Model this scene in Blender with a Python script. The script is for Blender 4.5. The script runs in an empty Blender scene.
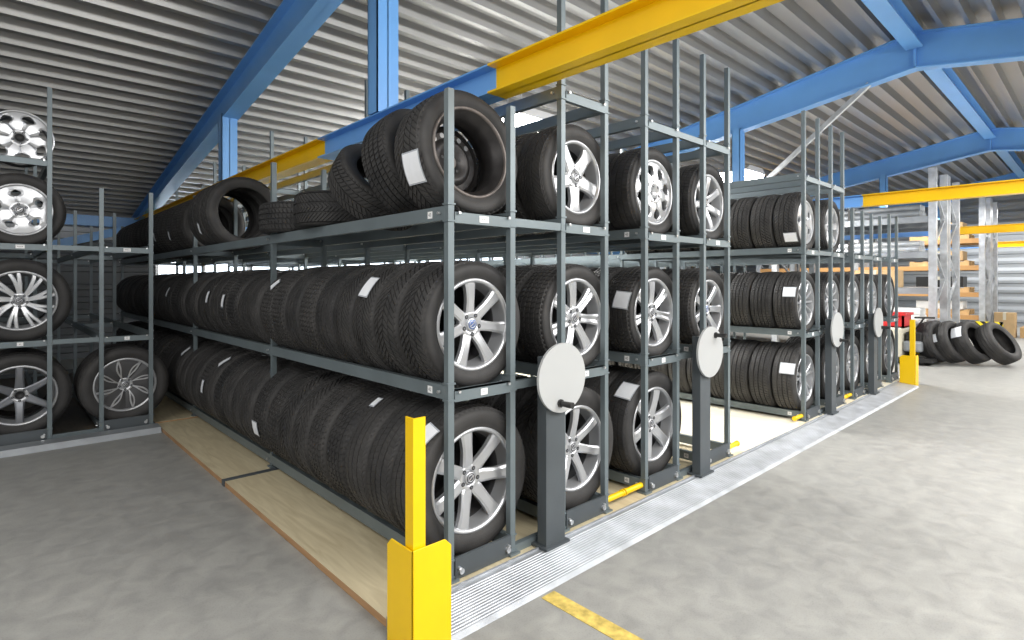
import bpy, math, random
from mathutils import Vector, Matrix, Euler
random.seed(7)
C = bpy.context.scene.collection
PI = math.pi
R_ = math.radians
F = 559.0; HC = 1.35; HY = 282.0

# ------------------------------------------------------------------ materials
def nodes(name):
    m = bpy.data.materials.new(name); m.use_nodes = True
    nt = m.node_tree; b = nt.nodes['Principled BSDF']
    return m, nt, b
def mat(name, col, rough=.5, metal=0., noise=0., nscale=8., emit=None, es=0., bump=0., bscale=60., rnoise=0.):
    m, nt, b = nodes(name)
    b.inputs['Base Color'].default_value = (*col, 1)
    b.inputs['Roughness'].default_value = rough
    b.inputs['Metallic'].default_value = metal
    if emit:
        b.inputs['Emission Color'].default_value = (*emit, 1)
        b.inputs['Emission Strength'].default_value = es
    tc = nt.nodes.new('ShaderNodeTexCoord')
    if noise > 0:
        n = nt.nodes.new('ShaderNodeTexNoise'); n.inputs['Scale'].default_value = nscale
        n.inputs['Detail'].default_value = 6
        nt.links.new(tc.outputs['Object'], n.inputs['Vector'])
        r = nt.nodes.new('ShaderNodeValToRGB')
        r.color_ramp.elements[0].position = .3; r.color_ramp.elements[1].position = .7
        r.color_ramp.elements[0].color = (*[c*(1-noise) for c in col], 1)
        r.color_ramp.elements[1].color = (*[min(1, c*(1+noise)) for c in col], 1)
        nt.links.new(n.outputs['Fac'], r.inputs['Fac'])
        nt.links.new(r.outputs['Color'], b.inputs['Base Color'])
        if rnoise > 0:
            mr = nt.nodes.new('ShaderNodeMapRange')
            mr.inputs['To Min'].default_value = max(0, rough-rnoise); mr.inputs['To Max'].default_value = rough+rnoise
            nt.links.new(n.outputs['Fac'], mr.inputs['Value']); nt.links.new(mr.outputs['Result'], b.inputs['Roughness'])
    if bump > 0:
        n2 = nt.nodes.new('ShaderNodeTexNoise'); n2.inputs['Scale'].default_value = bscale
        nt.links.new(tc.outputs['Object'], n2.inputs['Vector'])
        bp = nt.nodes.new('ShaderNodeBump'); bp.inputs['Strength'].default_value = bump
        bp.inputs['Distance'].default_value = .01
        nt.links.new(n2.outputs['Fac'], bp.inputs['Height']); nt.links.new(bp.outputs['Normal'], b.inputs['Normal'])
    return m

M = {}
def rubber(name, base, dust):
    m, nt, b = nodes(name)
    tc = nt.nodes.new('ShaderNodeTexCoord'); oi = nt.nodes.new('ShaderNodeObjectInfo')
    n = nt.nodes.new('ShaderNodeTexNoise'); n.inputs['Scale'].default_value = 7; n.inputs['Detail'].default_value = 8
    nt.links.new(tc.outputs['Object'], n.inputs['Vector'])
    mx = nt.nodes.new('ShaderNodeMix'); mx.data_type = 'RGBA'
    mx.inputs['A'].default_value = (*base, 1); mx.inputs['B'].default_value = (*dust, 1)
    mr = nt.nodes.new('ShaderNodeMapRange'); mr.inputs['From Min'].default_value = .35; mr.inputs['From Max'].default_value = .75
    nt.links.new(n.outputs['Fac'], mr.inputs['Value'])
    ad = nt.nodes.new('ShaderNodeMath'); ad.operation = 'MULTIPLY_ADD'
    ad.inputs[1].default_value = .6
    nt.links.new(mr.outputs['Result'], ad.inputs[0])
    m2 = nt.nodes.new('ShaderNodeMath'); m2.operation = 'MULTIPLY'; m2.inputs[1].default_value = .4
    nt.links.new(oi.outputs['Random'], m2.inputs[0]); nt.links.new(m2.outputs[0], ad.inputs[2])
    nt.links.new(ad.outputs[0], mx.inputs['Factor'])
    nt.links.new(mx.outputs['Result'], b.inputs['Base Color'])
    b.inputs['Roughness'].default_value = .62
    b.inputs['Specular IOR Level'].default_value = .32
    n2 = nt.nodes.new('ShaderNodeTexNoise'); n2.inputs['Scale'].default_value = 160
    nt.links.new(tc.outputs['Object'], n2.inputs['Vector'])
    bp = nt.nodes.new('ShaderNodeBump'); bp.inputs['Strength'].default_value = .25; bp.inputs['Distance'].default_value = .003
    nt.links.new(n2.outputs['Fac'], bp.inputs['Height']); nt.links.new(bp.outputs['Normal'], b.inputs['Normal'])
    return m
M['rubber'] = rubber('tyre_rubber', (.022, .022, .023), (.066, .063, .061))
M['silver'] = mat('alloy_silver', (.55, .56, .58), .30, .62, .06, 5)
M['silver_dark'] = mat('alloy_dark_grey', (.20, .21, .23), .38, .6)
M['barrel'] = mat('shade_toned_barrel', (.16, .16, .165), .5, .5, .2, 9)  # silver inner barrel greyed down, shade inside the rim put into its colour
M['panel_dark'] = mat('dark_rim_panel', (.07, .07, .073), .4, .2)
M['black_gloss'] = mat('gloss_black', (.02, .02, .022), .3, .2)
M['hole'] = mat('dark_recess', (.03, .03, .032), .6)
M['cap_blue'] = mat('cap_badge_blue', (.10, .16, .36), .35, .3)
M['cap_dark'] = mat('cap_badge_dark', (.08, .08, .09), .35, .3)
M['steelrim'] = mat('black_steel_rim', (.045, .042, .042), .45, .5, .35, 14)
M['rust'] = mat('worn_rim_lip', (.17, .15, .14), .5, .5, .35, 20)
M['rack'] = mat('rack_grey_paint', (.165, .200, .215), .42, .25, .10, 4)
M['rackdark'] = mat('rack_dark_paint', (.085, .098, .108), .45, .2, .1, 4)
M['galv'] = mat('galvanised_steel', (.62, .64, .66), .38, .7, .18, 9)
M['bolt'] = mat('zinc_bolt', (.7, .71, .72), .3, .8)
M['blue'] = mat('blue_steel_paint', (.17, .42, .84), .35, 0, .05, 2)
M['blue_dark'] = mat('blue_column_paint', (.17, .42, .84), .35, 0, .05, 2)
M['yellow'] = mat('yellow_paint', (.92, .58, .0), .38, 0, .05, 3)
M['disc'] = mat('disc_plastic', (.44, .45, .45), .35, 0, .03, 3)
M['black'] = mat('black_plastic', (.02, .02, .02), .4)
M['paper'] = mat('white_paper', (.88, .90, .94), .6, 0, .03, 30)
M['sleeve'] = mat('clear_sleeve', (.50, .53, .58), .2, 0)
M['ink'] = mat('ink', (.10, .10, .12), .6)
M['sticker'] = mat('sticker_white', (.85, .85, .85), .5)
M['red'] = mat('red_plastic', (.65, .03, .03), .4)
M['cream'] = mat('cream_paint', (.66, .62, .50), .45)
M['white'] = mat('white_paint', (.82, .82, .80), .45)
M['woodpal'] = mat('pallet_wood', (.52, .33, .15), .7, 0, .3, 6)
M['carton'] = mat('brown_carton', (.55, .38, .20), .8, 0, .1, 5)
M['sillgrey'] = mat('dull_sill', (.30, .32, .34), .5, .3, .15, 5)
M['orange'] = mat('orange_beam_paint', (.50, .27, .10), .5)
M['greystock'] = mat('grey_stock', (.28, .30, .32), .5, .4, .3, 3)
M['lamp'] = mat('lamp_glass', (1, 1, 1), .4, emit=(1, .98, .94), es=26)
M['lampbody'] = mat('lamp_body', (.7, .7, .7), .4, .4)
M['paleblue'] = mat('faded_blue_sacks', (.15, .2, .4), .7)

# concrete
def concrete():
    m, nt, b = nodes('polished_concrete')
    tc = nt.nodes.new('ShaderNodeTexCoord')
    n1 = nt.nodes.new('ShaderNodeTexNoise'); n1.inputs['Scale'].default_value = .55; n1.inputs['Detail'].default_value = 8; n1.inputs['Roughness'].default_value = .62
    n2 = nt.nodes.new('ShaderNodeTexNoise'); n2.inputs['Scale'].default_value = 9; n2.inputs['Detail'].default_value = 8; n2.inputs['Distortion'].default_value = .6
    n3 = nt.nodes.new('ShaderNodeTexNoise'); n3.inputs['Scale'].default_value = 140; n3.inputs['Detail'].default_value = 2
    for n in (n1, n2, n3): nt.links.new(tc.outputs['Object'], n.inputs['Vector'])
    r1 = nt.nodes.new('ShaderNodeValToRGB')
    r1.color_ramp.elements[0].position = .3; r1.color_ramp.elements[0].color = (.30, .298, .285, 1)
    r1.color_ramp.elements[1].position = .72; r1.color_ramp.elements[1].color = (.37, .365, .345, 1)
    nt.links.new(n1.outputs['Fac'], r1.inputs['Fac'])
    r2 = nt.nodes.new('ShaderNodeValToRGB')
    r2.color_ramp.elements[0].position = .3; r2.color_ramp.elements[0].color = (.80, .80, .80, 1)
    r2.color_ramp.elements[1].position = .7; r2.color_ramp.elements[1].color = (1.08, 1.08, 1.06, 1)
    nt.links.new(n2.outputs['Fac'], r2.inputs['Fac'])
    mx = nt.nodes.new('ShaderNodeMix'); mx.data_type = 'RGBA'; mx.blend_type = 'MULTIPLY'; mx.inputs['Factor'].default_value = 1
    nt.links.new(r1.outputs['Color'], mx.inputs['A']); nt.links.new(r2.outputs['Color'], mx.inputs['B'])
    r3 = nt.nodes.new('ShaderNodeValToRGB')
    r3.color_ramp.elements[0].position = .25; r3.color_ramp.elements[0].color = (.86, .86, .86, 1)
    r3.color_ramp.elements[1].position = .5; r3.color_ramp.elements[1].color = (1, 1, 1, 1)
    nt.links.new(n3.outputs['Fac'], r3.inputs['Fac'])
    mx2 = nt.nodes.new('ShaderNodeMix'); mx2.data_type = 'RGBA'; mx2.blend_type = 'MULTIPLY'; mx2.inputs['Factor'].default_value = 1
    nt.links.new(mx.outputs['Result'], mx2.inputs['A']); nt.links.new(r3.outputs['Color'], mx2.inputs['B'])
    nt.links.new(mx2.outputs['Result'], b.inputs['Base Color'])
    mr = nt.nodes.new('ShaderNodeMapRange'); mr.inputs['To Min'].default_value = .34; mr.inputs['To Max'].default_value = .6
    nt.links.new(n2.outputs['Fac'], mr.inputs['Value']); nt.links.new(mr.outputs['Result'], b.inputs['Roughness'])
    bp = nt.nodes.new('ShaderNodeBump'); bp.inputs['Strength'].default_value = .08; bp.inputs['Distance'].default_value = .01
    nt.links.new(n2.outputs['Fac'], bp.inputs['Height']); nt.links.new(bp.outputs['Normal'], b.inputs['Normal'])
    return m
M['concrete'] = concrete()
def plywood(name, c0, c1):
    m, nt, b = nodes(name)
    tc = nt.nodes.new('ShaderNodeTexCoord'); mp = nt.nodes.new('ShaderNodeMapping')
    mp.inputs['Scale'].default_value = (10, 1.1, 10)
    n = nt.nodes.new('ShaderNodeTexNoise'); n.inputs['Scale'].default_value = 2.2; n.inputs['Detail'].default_value = 8; n.inputs['Distortion'].default_value = 1.2
    nt.links.new(tc.outputs['Object'], mp.inputs['Vector']); nt.links.new(mp.outputs['Vector'], n.inputs['Vector'])
    r = nt.nodes.new('ShaderNodeValToRGB')
    r.color_ramp.elements[0].position = .3; r.color_ramp.elements[0].color = (*c0, 1)
    r.color_ramp.elements[1].position = .68; r.color_ramp.elements[1].color = (*c1, 1)
    nt.links.new(n.outputs['Fac'], r.inputs['Fac'])
    sp = nt.nodes.new('ShaderNodeTexVoronoi'); sp.inputs['Scale'].default_value = 3.0
    nt.links.new(tc.outputs['Object'], sp.inputs['Vector'])
    r2 = nt.nodes.new('ShaderNodeValToRGB')
    r2.color_ramp.elements[0].position = .03; r2.color_ramp.elements[0].color = (.45, .38, .3, 1)
    r2.color_ramp.elements[1].position = .06; r2.color_ramp.elements[1].color = (1, 1, 1, 1)
    nt.links.new(sp.outputs['Distance'], r2.inputs['Fac'])
    mx = nt.nodes.new('ShaderNodeMix'); mx.data_type = 'RGBA'; mx.blend_type = 'MULTIPLY'; mx.inputs['Factor'].default_value = .8
    nt.links.new(r.outputs['Color'], mx.inputs['A']); nt.links.new(r2.outputs['Color'], mx.inputs['B'])
    nt.links.new(mx.outputs['Result'], b.inputs['Base Color'])
    b.inputs['Roughness'].default_value = .55
    return m
M['ply'] = plywood('plywood', (.50, .42, .27), (.64, .56, .38))
M['plyshade'] = plywood('shade_toned_ply', (.07, .06, .045), (.12, .10, .075))  # plywood with the shade under the left rack put into its colour
M['plyedge'] = plywood('plywood_edge', (.36, .20, .09), (.48, .28, .14))
M['plyaisle'] = plywood('aisle_floor', (.72, .66, .50), (.84, .78, .64))
M['alu'] = mat('ribbed_aluminium', (.43, .45, .48), .40, .45, .22, 7, rnoise=.12)
M['deck'] = mat('roof_sheet', (.36, .36, .355), .36, .55, .06, .7)
M['clad'] = mat('wall_cladding', (.36, .385, .41), .45, .35, .06, 1)
M['walllight'] = mat('pale_wall', (.62, .64, .66), .6)
M['yline'] = mat('floor_line_paint', (.62, .46, .12), .5, 0, .35, 25)
M['rope'] = mat('white_bracket', (.75, .77, .8), .4, .3)
def stripes():
    m, nt, b = nodes('hazard_stripes')
    tc = nt.nodes.new('ShaderNodeTexCoord'); mp = nt.nodes.new('ShaderNodeMapping')
    mp.inputs['Rotation'].default_value = (R_(45), 0, R_(0))
    w = nt.nodes.new('ShaderNodeTexWave'); w.wave_type = 'BANDS'; w.bands_direction = 'Y'; w.inputs['Scale'].default_value = 2.6
    nt.links.new(tc.outputs['Object'], mp.inputs['Vector']); nt.links.new(mp.outputs['Vector'], w.inputs['Vector'])
    r = nt.nodes.new('ShaderNodeValToRGB'); r.color_ramp.interpolation = 'CONSTANT'
    r.color_ramp.elements[0].color = (.02, .02, .02, 1); r.color_ramp.elements[1].position = .5; r.color_ramp.elements[1].color = (.9, .72, .02, 1)
    nt.links.new(w.outputs['Fac'], r.inputs['Fac']); nt.links.new(r.outputs['Color'], b.inputs['Base Color'])
    return m
M['hazard'] = stripes()

# ------------------------------------------------------------------ helpers
class MB:
    """collects geometry with material slots and links it as one mesh object"""
    def __init__(s): s.v = []; s.f = []; s.mi = []; s.sm = []; s.mats = []
    def slot(s, m):
        if m not in s.mats: s.mats.append(m)
        return s.mats.index(m)
    def add(s, vs, fs, m, smooth=False):
        k = len(s.v); i = s.slot(m)
        s.v += [tuple(v) for v in vs]
        for f in fs: s.f.append([a+k for a in f]); s.mi.append(i); s.sm.append(smooth)
        return s
    def box(s, x0, x1, y0, y1, z0, z1, m, mx=None):
        vs = [Vector((x, y, z)) for x in (x0, x1) for y in (y0, y1) for z in (z0, z1)]
        if mx is not None: vs = [mx @ v for v in vs]
        return s.add(vs, [(0,1,3,2),(4,6,7,5),(0,4,5,1),(2,3,7,6),(0,2,6,4),(1,5,7,3)], m)
    def prism(s, pts, axis, a, b, m, smooth=False):
        """polygon pts (u,v) extruded along axis 'x','y' or 'z' from a to b"""
        def P(u, v, w): return {'x': (w, u, v), 'y': (u, w, v), 'z': (u, v, w)}[axis]
        n = len(pts); vs = [P(u, v, a) for u, v in pts]+[P(u, v, b) for u, v in pts]
        fs = [tuple(range(n))[::-1], tuple(range(n, 2*n))]+[(i, (i+1) % n, n+(i+1) % n, n+i) for i in range(n)]
        return s.add(vs, fs, m, smooth)
    def bar(s, p, q, w, h, m, up=(0, 0, 1)):
        p = Vector(p); q = Vector(q); d = (q-p).normalized(); u = Vector(up)
        sx = d.cross(u).normalized(); uz = sx.cross(d).normalized()
        vs = [a+sx*(i*w/2)+uz*(j*h/2) for a in (p, q) for i, j in ((-1,-1),(1,-1),(1,1),(-1,1))]
        return s.add(vs, [(0,1,2,3),(7,6,5,4),(0,4,5,1),(1,5,6,2),(2,6,7,3),(3,7,4,0)], m)
    def cyl(s, p, q, r, m, n=16, r2=None):
        p = Vector(p); q = Vector(q); d = (q-p).normalized(); r2 = r if r2 is None else r2
        a = Vector((0, 0, 1)) if abs(d.z) < .9 else Vector((1, 0, 0))
        x = d.cross(a).normalized(); y = d.cross(x)
        ring = lambda c, rr: [c+x*(rr*math.cos(2*PI*i/n))+y*(rr*math.sin(2*PI*i/n)) for i in range(n)]
        k = ring(p, r)+ring(q, r2)
        s.add(k, [(i, (i+1) % n, n+(i+1) % n, n+i) for i in range(n)], m, True)
        return s.add(k, [tuple(range(n))[::-1], tuple(range(n, 2*n))], m)
    def lathe_y(s, prof, m, n=96, closed=False):
        """profile of (y, r) turned about the Y axis"""
        L = len(prof); vs = []
        for j in range(n):
            a = 2*PI*j/n
            vs += [(r*math.cos(a), y, r*math.sin(a)) for y, r in prof]
        fs = []
        for j in range(n):
            k = (j+1) % n
            for i in range(L if closed else L-1):
                i2 = (i+1) % L
                fs.append((j*L+i, k*L+i, k*L+i2, j*L+i2))
        return s.add(vs, fs, m, True)
    def mesh(s, name):
        me = bpy.data.meshes.new(name); me.from_pydata(s.v, [], s.f)
        for m in s.mats: me.materials.append(m)
        me.polygons.foreach_set('material_index', s.mi)
        me.polygons.foreach_set('use_smooth', s.sm)
        me.update(); return me
    def build(s, name, parent=None, loc=(0, 0, 0), rot=(0, 0, 0)):
        return link(name, s.mesh(name), parent, loc, rot)
def link(name, me, parent=None, loc=(0, 0, 0), rot=(0, 0, 0)):
    o = bpy.data.objects.new(name, me); C.objects.link(o)
    o.location = loc; o.rotation_euler = rot
    if parent: o.parent = parent
    return o
def tag(o, label, cat, group=None, kind=None):
    o['label'] = label; o['category'] = cat
    if group: o['group'] = group
    if kind: o['kind'] = kind
    return o
def thing(name, label, cat, loc=(0, 0, 0), rot=(0, 0, 0), group=None):
    o = link(name, None, None, loc, rot); o.empty_display_size = .1
    return tag(o, label, cat, group)
def struct(o): o['kind'] = 'structure'; return o
def bevel(o, w, seg=2):
    b = o.modifiers.new('bevel', 'BEVEL'); b.width = w; b.segments = seg; b.limit_method = 'ANGLE'; return o
def ray(px, py):
    u = (px-512)/F; v = (HY-py)/F
    return Vector((.682+.731*u, .731-.682*u, v))
def text_mesh(txt, size):
    cu = bpy.data.curves.new('t', 'FONT'); cu.body = txt; cu.size = size; cu.align_x = 'CENTER'; cu.align_y = 'CENTER'
    o = bpy.data.objects.new('t', cu); C.objects.link(o)
    dg = bpy.context.evaluated_depsgraph_get(); me = bpy.data.meshes.new_from_object(o.evaluated_get(dg))
    bpy.data.objects.remove(o); vs = [v.co.copy() for v in me.vertices]; fs = [tuple(p.vertices) for p in me.polygons]
    bpy.data.meshes.remove(me); return vs, fs
ORD = ['first','second','third','fourth','fifth','sixth','seventh','eighth','ninth','tenth','eleventh','twelfth','thirteenth','fourteenth',
 'fifteenth','sixteenth','seventeenth','eighteenth','nineteenth','twentieth']
TENS = {2:'twenty',3:'thirty'}
def ordn(i):
    if i < 20: return ORD[i]
    n = i+1; t, k = divmod(n, 10)
    return {20:'twentieth',30:'thirtieth'}[n] if k == 0 else TENS[t]+'-'+ORD[k-1]

# ------------------------------------------------------------------ tyres
def tyre_mesh(Rt, rr, W, pat):
    N, k, vee, ribs, lat = {'v': (60, 2.8, 1, 4, .006), 'rib': (72, .8, 1, 4, .0025), 'block': (66, 1.2, 0, 5, .005),
                            'wave': (70, 3.6, 1, 3, .005), 'plain': (40, .5, 0, 4, .002)}[pat]
    h = Rt-rr; hw = W/2
    prof = []   # (y, r, isrib, offs)
    side = [(-.38*W, rr-.004), (-.425*W, rr+.006), (-.44*W, rr+.014), (-.475*W, rr+.25*h), (-.497*W, rr+.42*h), (-.5*W, rr+.55*h),
            (-.495*W, rr+.60*h), (-.493*W, rr+.62*h), (-.475*W, rr+.80*h), (-.45*W, Rt-.020), (-.425*W, Rt-.010)]
    for y, r in side: prof.append((y, r, 0, 0))
    tw = .40*W; gw = .009; rw = (2*tw-(ribs-1)*gw)/ribs
    for i in range(ribs):
        a = -tw+i*(rw+gw); b = a+rw
        off = (i % 2)*.5 if not vee else 0
        for y in (a, (a+b)/2, b):
            prof.append((y, Rt-.006*(abs(y)/tw)**2, 1, off))
        if i < ribs-1:
            for y in (b+.001, b+gw-.001): prof.append((y, Rt-.009, 0, off))
    for y, r in side[::-1]: prof.append((-y, r, 0, 0))
    inn = [(.36*W, rr+.006), (.43*W, rr+.4*h), (.38*W, Rt-.035), (.15*W, Rt-.024), (-.15*W, Rt-.024), (-.38*W, Rt-.035), (-.43*W, rr+.4*h), (-.36*W, rr+.006)]
    for y, r in inn: prof.append((y, r, 0, 0))
    L = len(prof); fr = (0, .70, .75, .95); S = N*4
    nt0 = len(side); nt1 = L-len(inn)-len(side)
    vs = []
    for j in range(S):
        b, q = divmod(j, 4); th0 = (b+fr[q])*2*PI/N
        for i, (y, r, rib, off) in enumerate(prof):
            sh = 0
            if nt0 <= i < nt1: sh = (k*abs(y) if vee else k*y)+off*2*PI/N
            rr_ = r-(lat if rib and q >= 2 else 0)
            if pat != 'plain' and i in (nt0-1, nt1) and q >= 2: rr_ -= .004
            th = th0+sh
            vs.append((rr_*math.cos(th), y, rr_*math.sin(th)))
    fs = []; sm = []
    mb = MB(); i_ = mb.slot(M['rubber']); mb.v = vs
    for j in range(S):
        k2 = (j+1) % S
        for i in range(L):
            i2 = (i+1) % L
            mb.f.append([j*L+i, k2*L+i, k2*L+i2, j*L+i2]); mb.mi.append(0)
            mb.sm.append(not (nt0-1 <= i < nt1+1))
    return mb.mesh('tyre')
_tc = {}
def tyre(Rt, rr, W, pat):
    key = (round(Rt, 3), round(rr, 3), round(W, 3), pat)
    if key not in _tc: _tc[key] = tyre_mesh(*key)
    return _tc[key]

# ------------------------------------------------------------------ rims
def spokes(mb, n, r0, r1, hwf, yf, rot, mats, skew=0., thick=.028, groove=0., pair=None, st=10, diamond=False):
    """n solid spokes; hwf(t) half width in metres at t=0 hub..1 lip; yf(t) front depth"""
    for s in range(n):
        base = rot+2*PI*s/n
        offs = [0.] if pair is None else [-pair, pair]
        for of in offs:
            vs = []
            for q in range(st+1):
                t = q/st; r = r0+(r1-r0)*t; w = hwf(t); a0 = base+skew*t+of*((.6+.4*t) if not diamond else 1.25*math.sin(PI*min(1, t*1.02))**1.3)
                y = yf(t)
                for fx, dy in ((-1, thick), (-1, .006), (-.62, 0), (0, groove), (.62, 0), (1, .006), (1, thick)):
                    a = a0+min(PI/n*(1.0), w/r)*fx
                    vs.append((r*math.cos(a), y+dy, r*math.sin(a)))
            fs = []
            for q in range(st):
                for i in range(6): fs.append((q*7+i, q*7+i+1, (q+1)*7+i+1, (q+1)*7+i))
                fs.append((q*7+6, q*7, (q+1)*7, (q+1)*7+6))
            fs += [tuple(range(7)), tuple(range(st*7, st*7+7))[::-1]]
            mb.add(vs, fs, mats, False)
def rim_mesh(R, W, st):
    """alloy rim, face towards -Y, centre at origin"""
    mb = MB(); S = M[st.get('mat', 'silver')]; h = W/2
    f = -h*.86
    prof = [(f+.004, R-.010), (f-.004, R-.004), (f-.006, R+.004), (f, R+.010), (f+.010, R+.010), (f+.014, R+.002), (f+.03, R-.006),
            (f+.07, R-.022), (h*.8, R-.022), (h*.86, R+.006), (h*.86, R+.002), (h*.8, R-.028), (f+.075, R-.028), (f+.03, R-.014), (f+.012, R-.013)]
    lipm = S if st.get('lip') is None else M[st['lip']]
    mb.lathe_y(prof[:8], lipm, 96)
    mb.lathe_y([prof[12], prof[13], prof[14], prof[0]], lipm, 96)
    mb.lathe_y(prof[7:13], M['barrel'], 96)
    dish = st.get('dish', .020); y0 = f+.006
    yf = lambda t: y0+dish*(1-t)**1.2-.004*math.sin(PI*t)
    hub = st.get('hub', .062)
    # hub disc
    mb.lathe_y([(y0+dish+.035, hub*.9), (y0+dish+.035, hub+.004), (y0+dish+.004, hub+.004), (y0+dish-.001, hub-.006), (y0+dish-.001, .0335),
                (y0+dish+.010, .032), (y0+dish+.012, .0001)], S, 48)
    w0, w1 = st['w']; wm = st.get('wm', (w0+w1)/2)
    hwf = st.get('hwf') or (lambda t: (w0*(1-t)+w1*t)*(1) if 'wm' not in st else w0*(1-t)**2+2*wm*t*(1-t)+w1*t*t)
    spokes(mb, st['n'], hub-.008, R-.008, hwf, yf, st.get('rot', PI/2), M[st.get('smat', st.get('mat', 'silver'))], st.get('skew', 0.), st.get('thick', .028), st.get('groove', 0.), st.get('pair'), 14)
    if 'extra' in st:
        e = st['extra']
        spokes(mb, e['n'], hub-.008, R-.008, e['hwf'], (lambda t: yf(t)-.004), e['rot'], M[e['mat']], e.get('skew', 0), .02, 0, e.get('pair'), 14, True)
    # lug holes
    nb = st.get('lugs', 5); rb = st.get('rb', .047)
    for i in range(nb):
        a = st.get('rot', PI/2)+2*PI*(i+.5)/nb
        c = (rb*math.cos(a), y0+dish-.0025, rb*math.sin(a))
        mb.cyl(c, (c[0], c[1]+.004, c[2]), .0105, M['hole'], 14)
        mb.cyl((c[0], c[1]-.001, c[2]), (c[0], c[1]+.001, c[2]), .005, M['silver_dark'], 10)
    # brake side shadow plate of the next wheel: inner back web
    return mb, y0+dish
def cap_mesh(kind):
    mb = MB()
    mb.lathe_y([(.010, .030), (-.002, .030), (-.005, .027), (-.0055, .0001)], M['silver'], 32)
    if kind == 'hole':
        mb = MB(); mb.lathe_y([(.004, .031), (-.003, .031), (-.004, .027), (.010, .025), (.012, .0001)], M['hole'], 32); return mb.mesh('centre_cap')
    c = M['cap_blue'] if kind == 'blue' else M['cap_dark']
    mb.lathe_y([(-.0058, .024), (-.0068, .023), (-.0068, .0001)], c, 32)
    mb.lathe_y([(-.006, .018), (-.0078, .0175), (-.0078, .0145), (-.006, .014)], M['silver'], 32)
    mb.bar((-.016, -.0078, -.012), (.016, -.0078, .012), .0014, .005, M['silver'], (0, 0, 1))
    return mb.mesh('centre_cap')
_caps = {}
def cap(kind):
    if kind not in _caps: _caps[kind] = cap_mesh(kind)
    return _caps[kind]
def slotf(full, narrow, a, b):
    def g(t):
        if t < a: return full
        if t > b: return full
        s = math.sin(PI*(t-a)/(b-a))**.45
        return full*(1-s)+narrow*s
    return g
STY = {
 'seven_wide':  dict(n=7, w=(.036, .036), wm=.021, rot=R_(100), cap='dark', dish=.03),
 'seven_mid':   dict(n=7, w=(.027, .032), wm=.018, rot=R_(95), cap='blue', dish=.018),
 'seven_groove':dict(n=7, w=(.028, .036), wm=.022, rot=R_(92), cap='dark', groove=.008, dish=.012),
 'seven_b':     dict(n=7, w=(.030, .030), wm=.018, rot=R_(84), cap='dark', dish=.026),
 'six_wide':    dict(n=6, w=(.042, .040), wm=.024, rot=R_(70), cap='dark', dish=.02),
 'five_wide':   dict(n=5, w=(.052, .046), wm=.022, rot=R_(55), cap='silver', dish=.005, rb=.042, lugs=4),
 'eight_cover': dict(n=8, w=(.03, .04), rot=R_(80), cap='none', dish=-.012, hub=.075, hwf=slotf(.075, .022, .25, .86)),
 'twin':        dict(n=5, w=(.012, .014), pair=.20, rot=R_(90), cap='dark', dish=.012),
 'ten_twin':    dict(n=9, w=(.013, .015), pair=.12, rot=R_(90), cap='dark', skew=.16, dish=.01, lugs=5),
 'seven_hole':  dict(n=7, w=(.03, .03), rot=R_(96), cap='hole', dish=.0, hub=.07, hwf=slotf(.105, .030, .42, .90)),
 'five_slot':   dict(n=5, w=(.03, .03), rot=R_(64), cap='silver', dish=.0, hub=.07, hwf=slotf(.16, .050, .22, .80)),
 'six_dark':    dict(n=6, w=(.036, .028), wm=.022, rot=R_(90), cap='hole', dish=.02, smat='silver_dark', lip='silver'),
 'turbine':     dict(n=5, w=(.05, .10), rot=R_(90), cap='dark', dish=.012, smat='panel_dark', skew=0, hwf=lambda t: .3,
                     extra=dict(n=8, rot=R_(72), mat='silver', skew=-.22, pair=.08, hwf=lambda t: .005+.004*t)),
 'multi':       dict(n=12, w=(.010, .012), rot=R_(90), cap='dark', dish=.012),
}
_rims = {}
def add_rim(parent, style, R, W, rot=0.):
    key = (style, round(R, 3), round(W, 3))
    if key not in _rims:
        mb, yc = rim_mesh(R, W, STY[style]); _rims[key] = (mb.mesh('rim'), yc)
    me, yc = _rims[key]
    o = link('rim', me, parent, (0, 0, 0), (0, rot, 0))
    ck = STY[style]['cap']
    if ck != 'none':
        link('centre_cap', cap({'silver': 'dark'}.get(ck, ck)), o, (0, yc-.002, 0))
    return o
def wheel(label, x, y, z, Rt, rr, style, pat, W=.215, rot=0., group=None, r3=(0, 0, 0)):
    """car wheel: Empty at the base, tyre + rim above it"""
    off = Matrix.Identity(3)
    t = thing('car_wheel', label, 'wheel', (x, y, z-Rt), (0, 0, 0), group)
    # pivot at tyre centre through child offset
    e = Euler(r3)
    ty = link('tyre', tyre(Rt, rr, W, pat), t, (0, 0, Rt), r3)
    rm = add_rim(t, style, rr, W); rm.location = (0, 0, Rt)
    rm.rotation_euler = (e.to_matrix() @ Euler((0, rot, 0)).to_matrix()).to_euler()
    return t, ty

def paper_tag(parent, Rt, phi, yoff=0., w=.085, l=.115, tilt=.0, rotfix=None):
    """label sleeve lying on the tread at angle phi (XZ plane of the tyre axis)"""
    mb = MB(); n = 6
    def patch(hw, hl, dr, m):
        vs = []
        for i in range(n+1):
            for s in (-1, 1):
                c = -hl+2*hl*i/n; yy = s*hw
                c2 = c*math.cos(tilt)-yy*math.sin(tilt); y2 = c*math.sin(tilt)+yy*math.cos(tilt)
                a = phi+c2/Rt*.85
                rr2 = Rt+dr
                vs.append((rr2*math.cos(a), yoff+y2, rr2*math.sin(a)))
        mb.add(vs, [(2*i, 2*i+1, 2*i+3, 2*i+2) for i in range(n)], m)
    patch(w/2, l/2, .006, M['sleeve'])
    patch(w/2-.006, l/2-.008, .0075, M['paper'])
    o = mb.build('paper_tag', parent)
    o['label'] = 'white paper tag in a clear sleeve'
    if rotfix is not None: o.rotation_euler = rotfix
    return o

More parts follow.
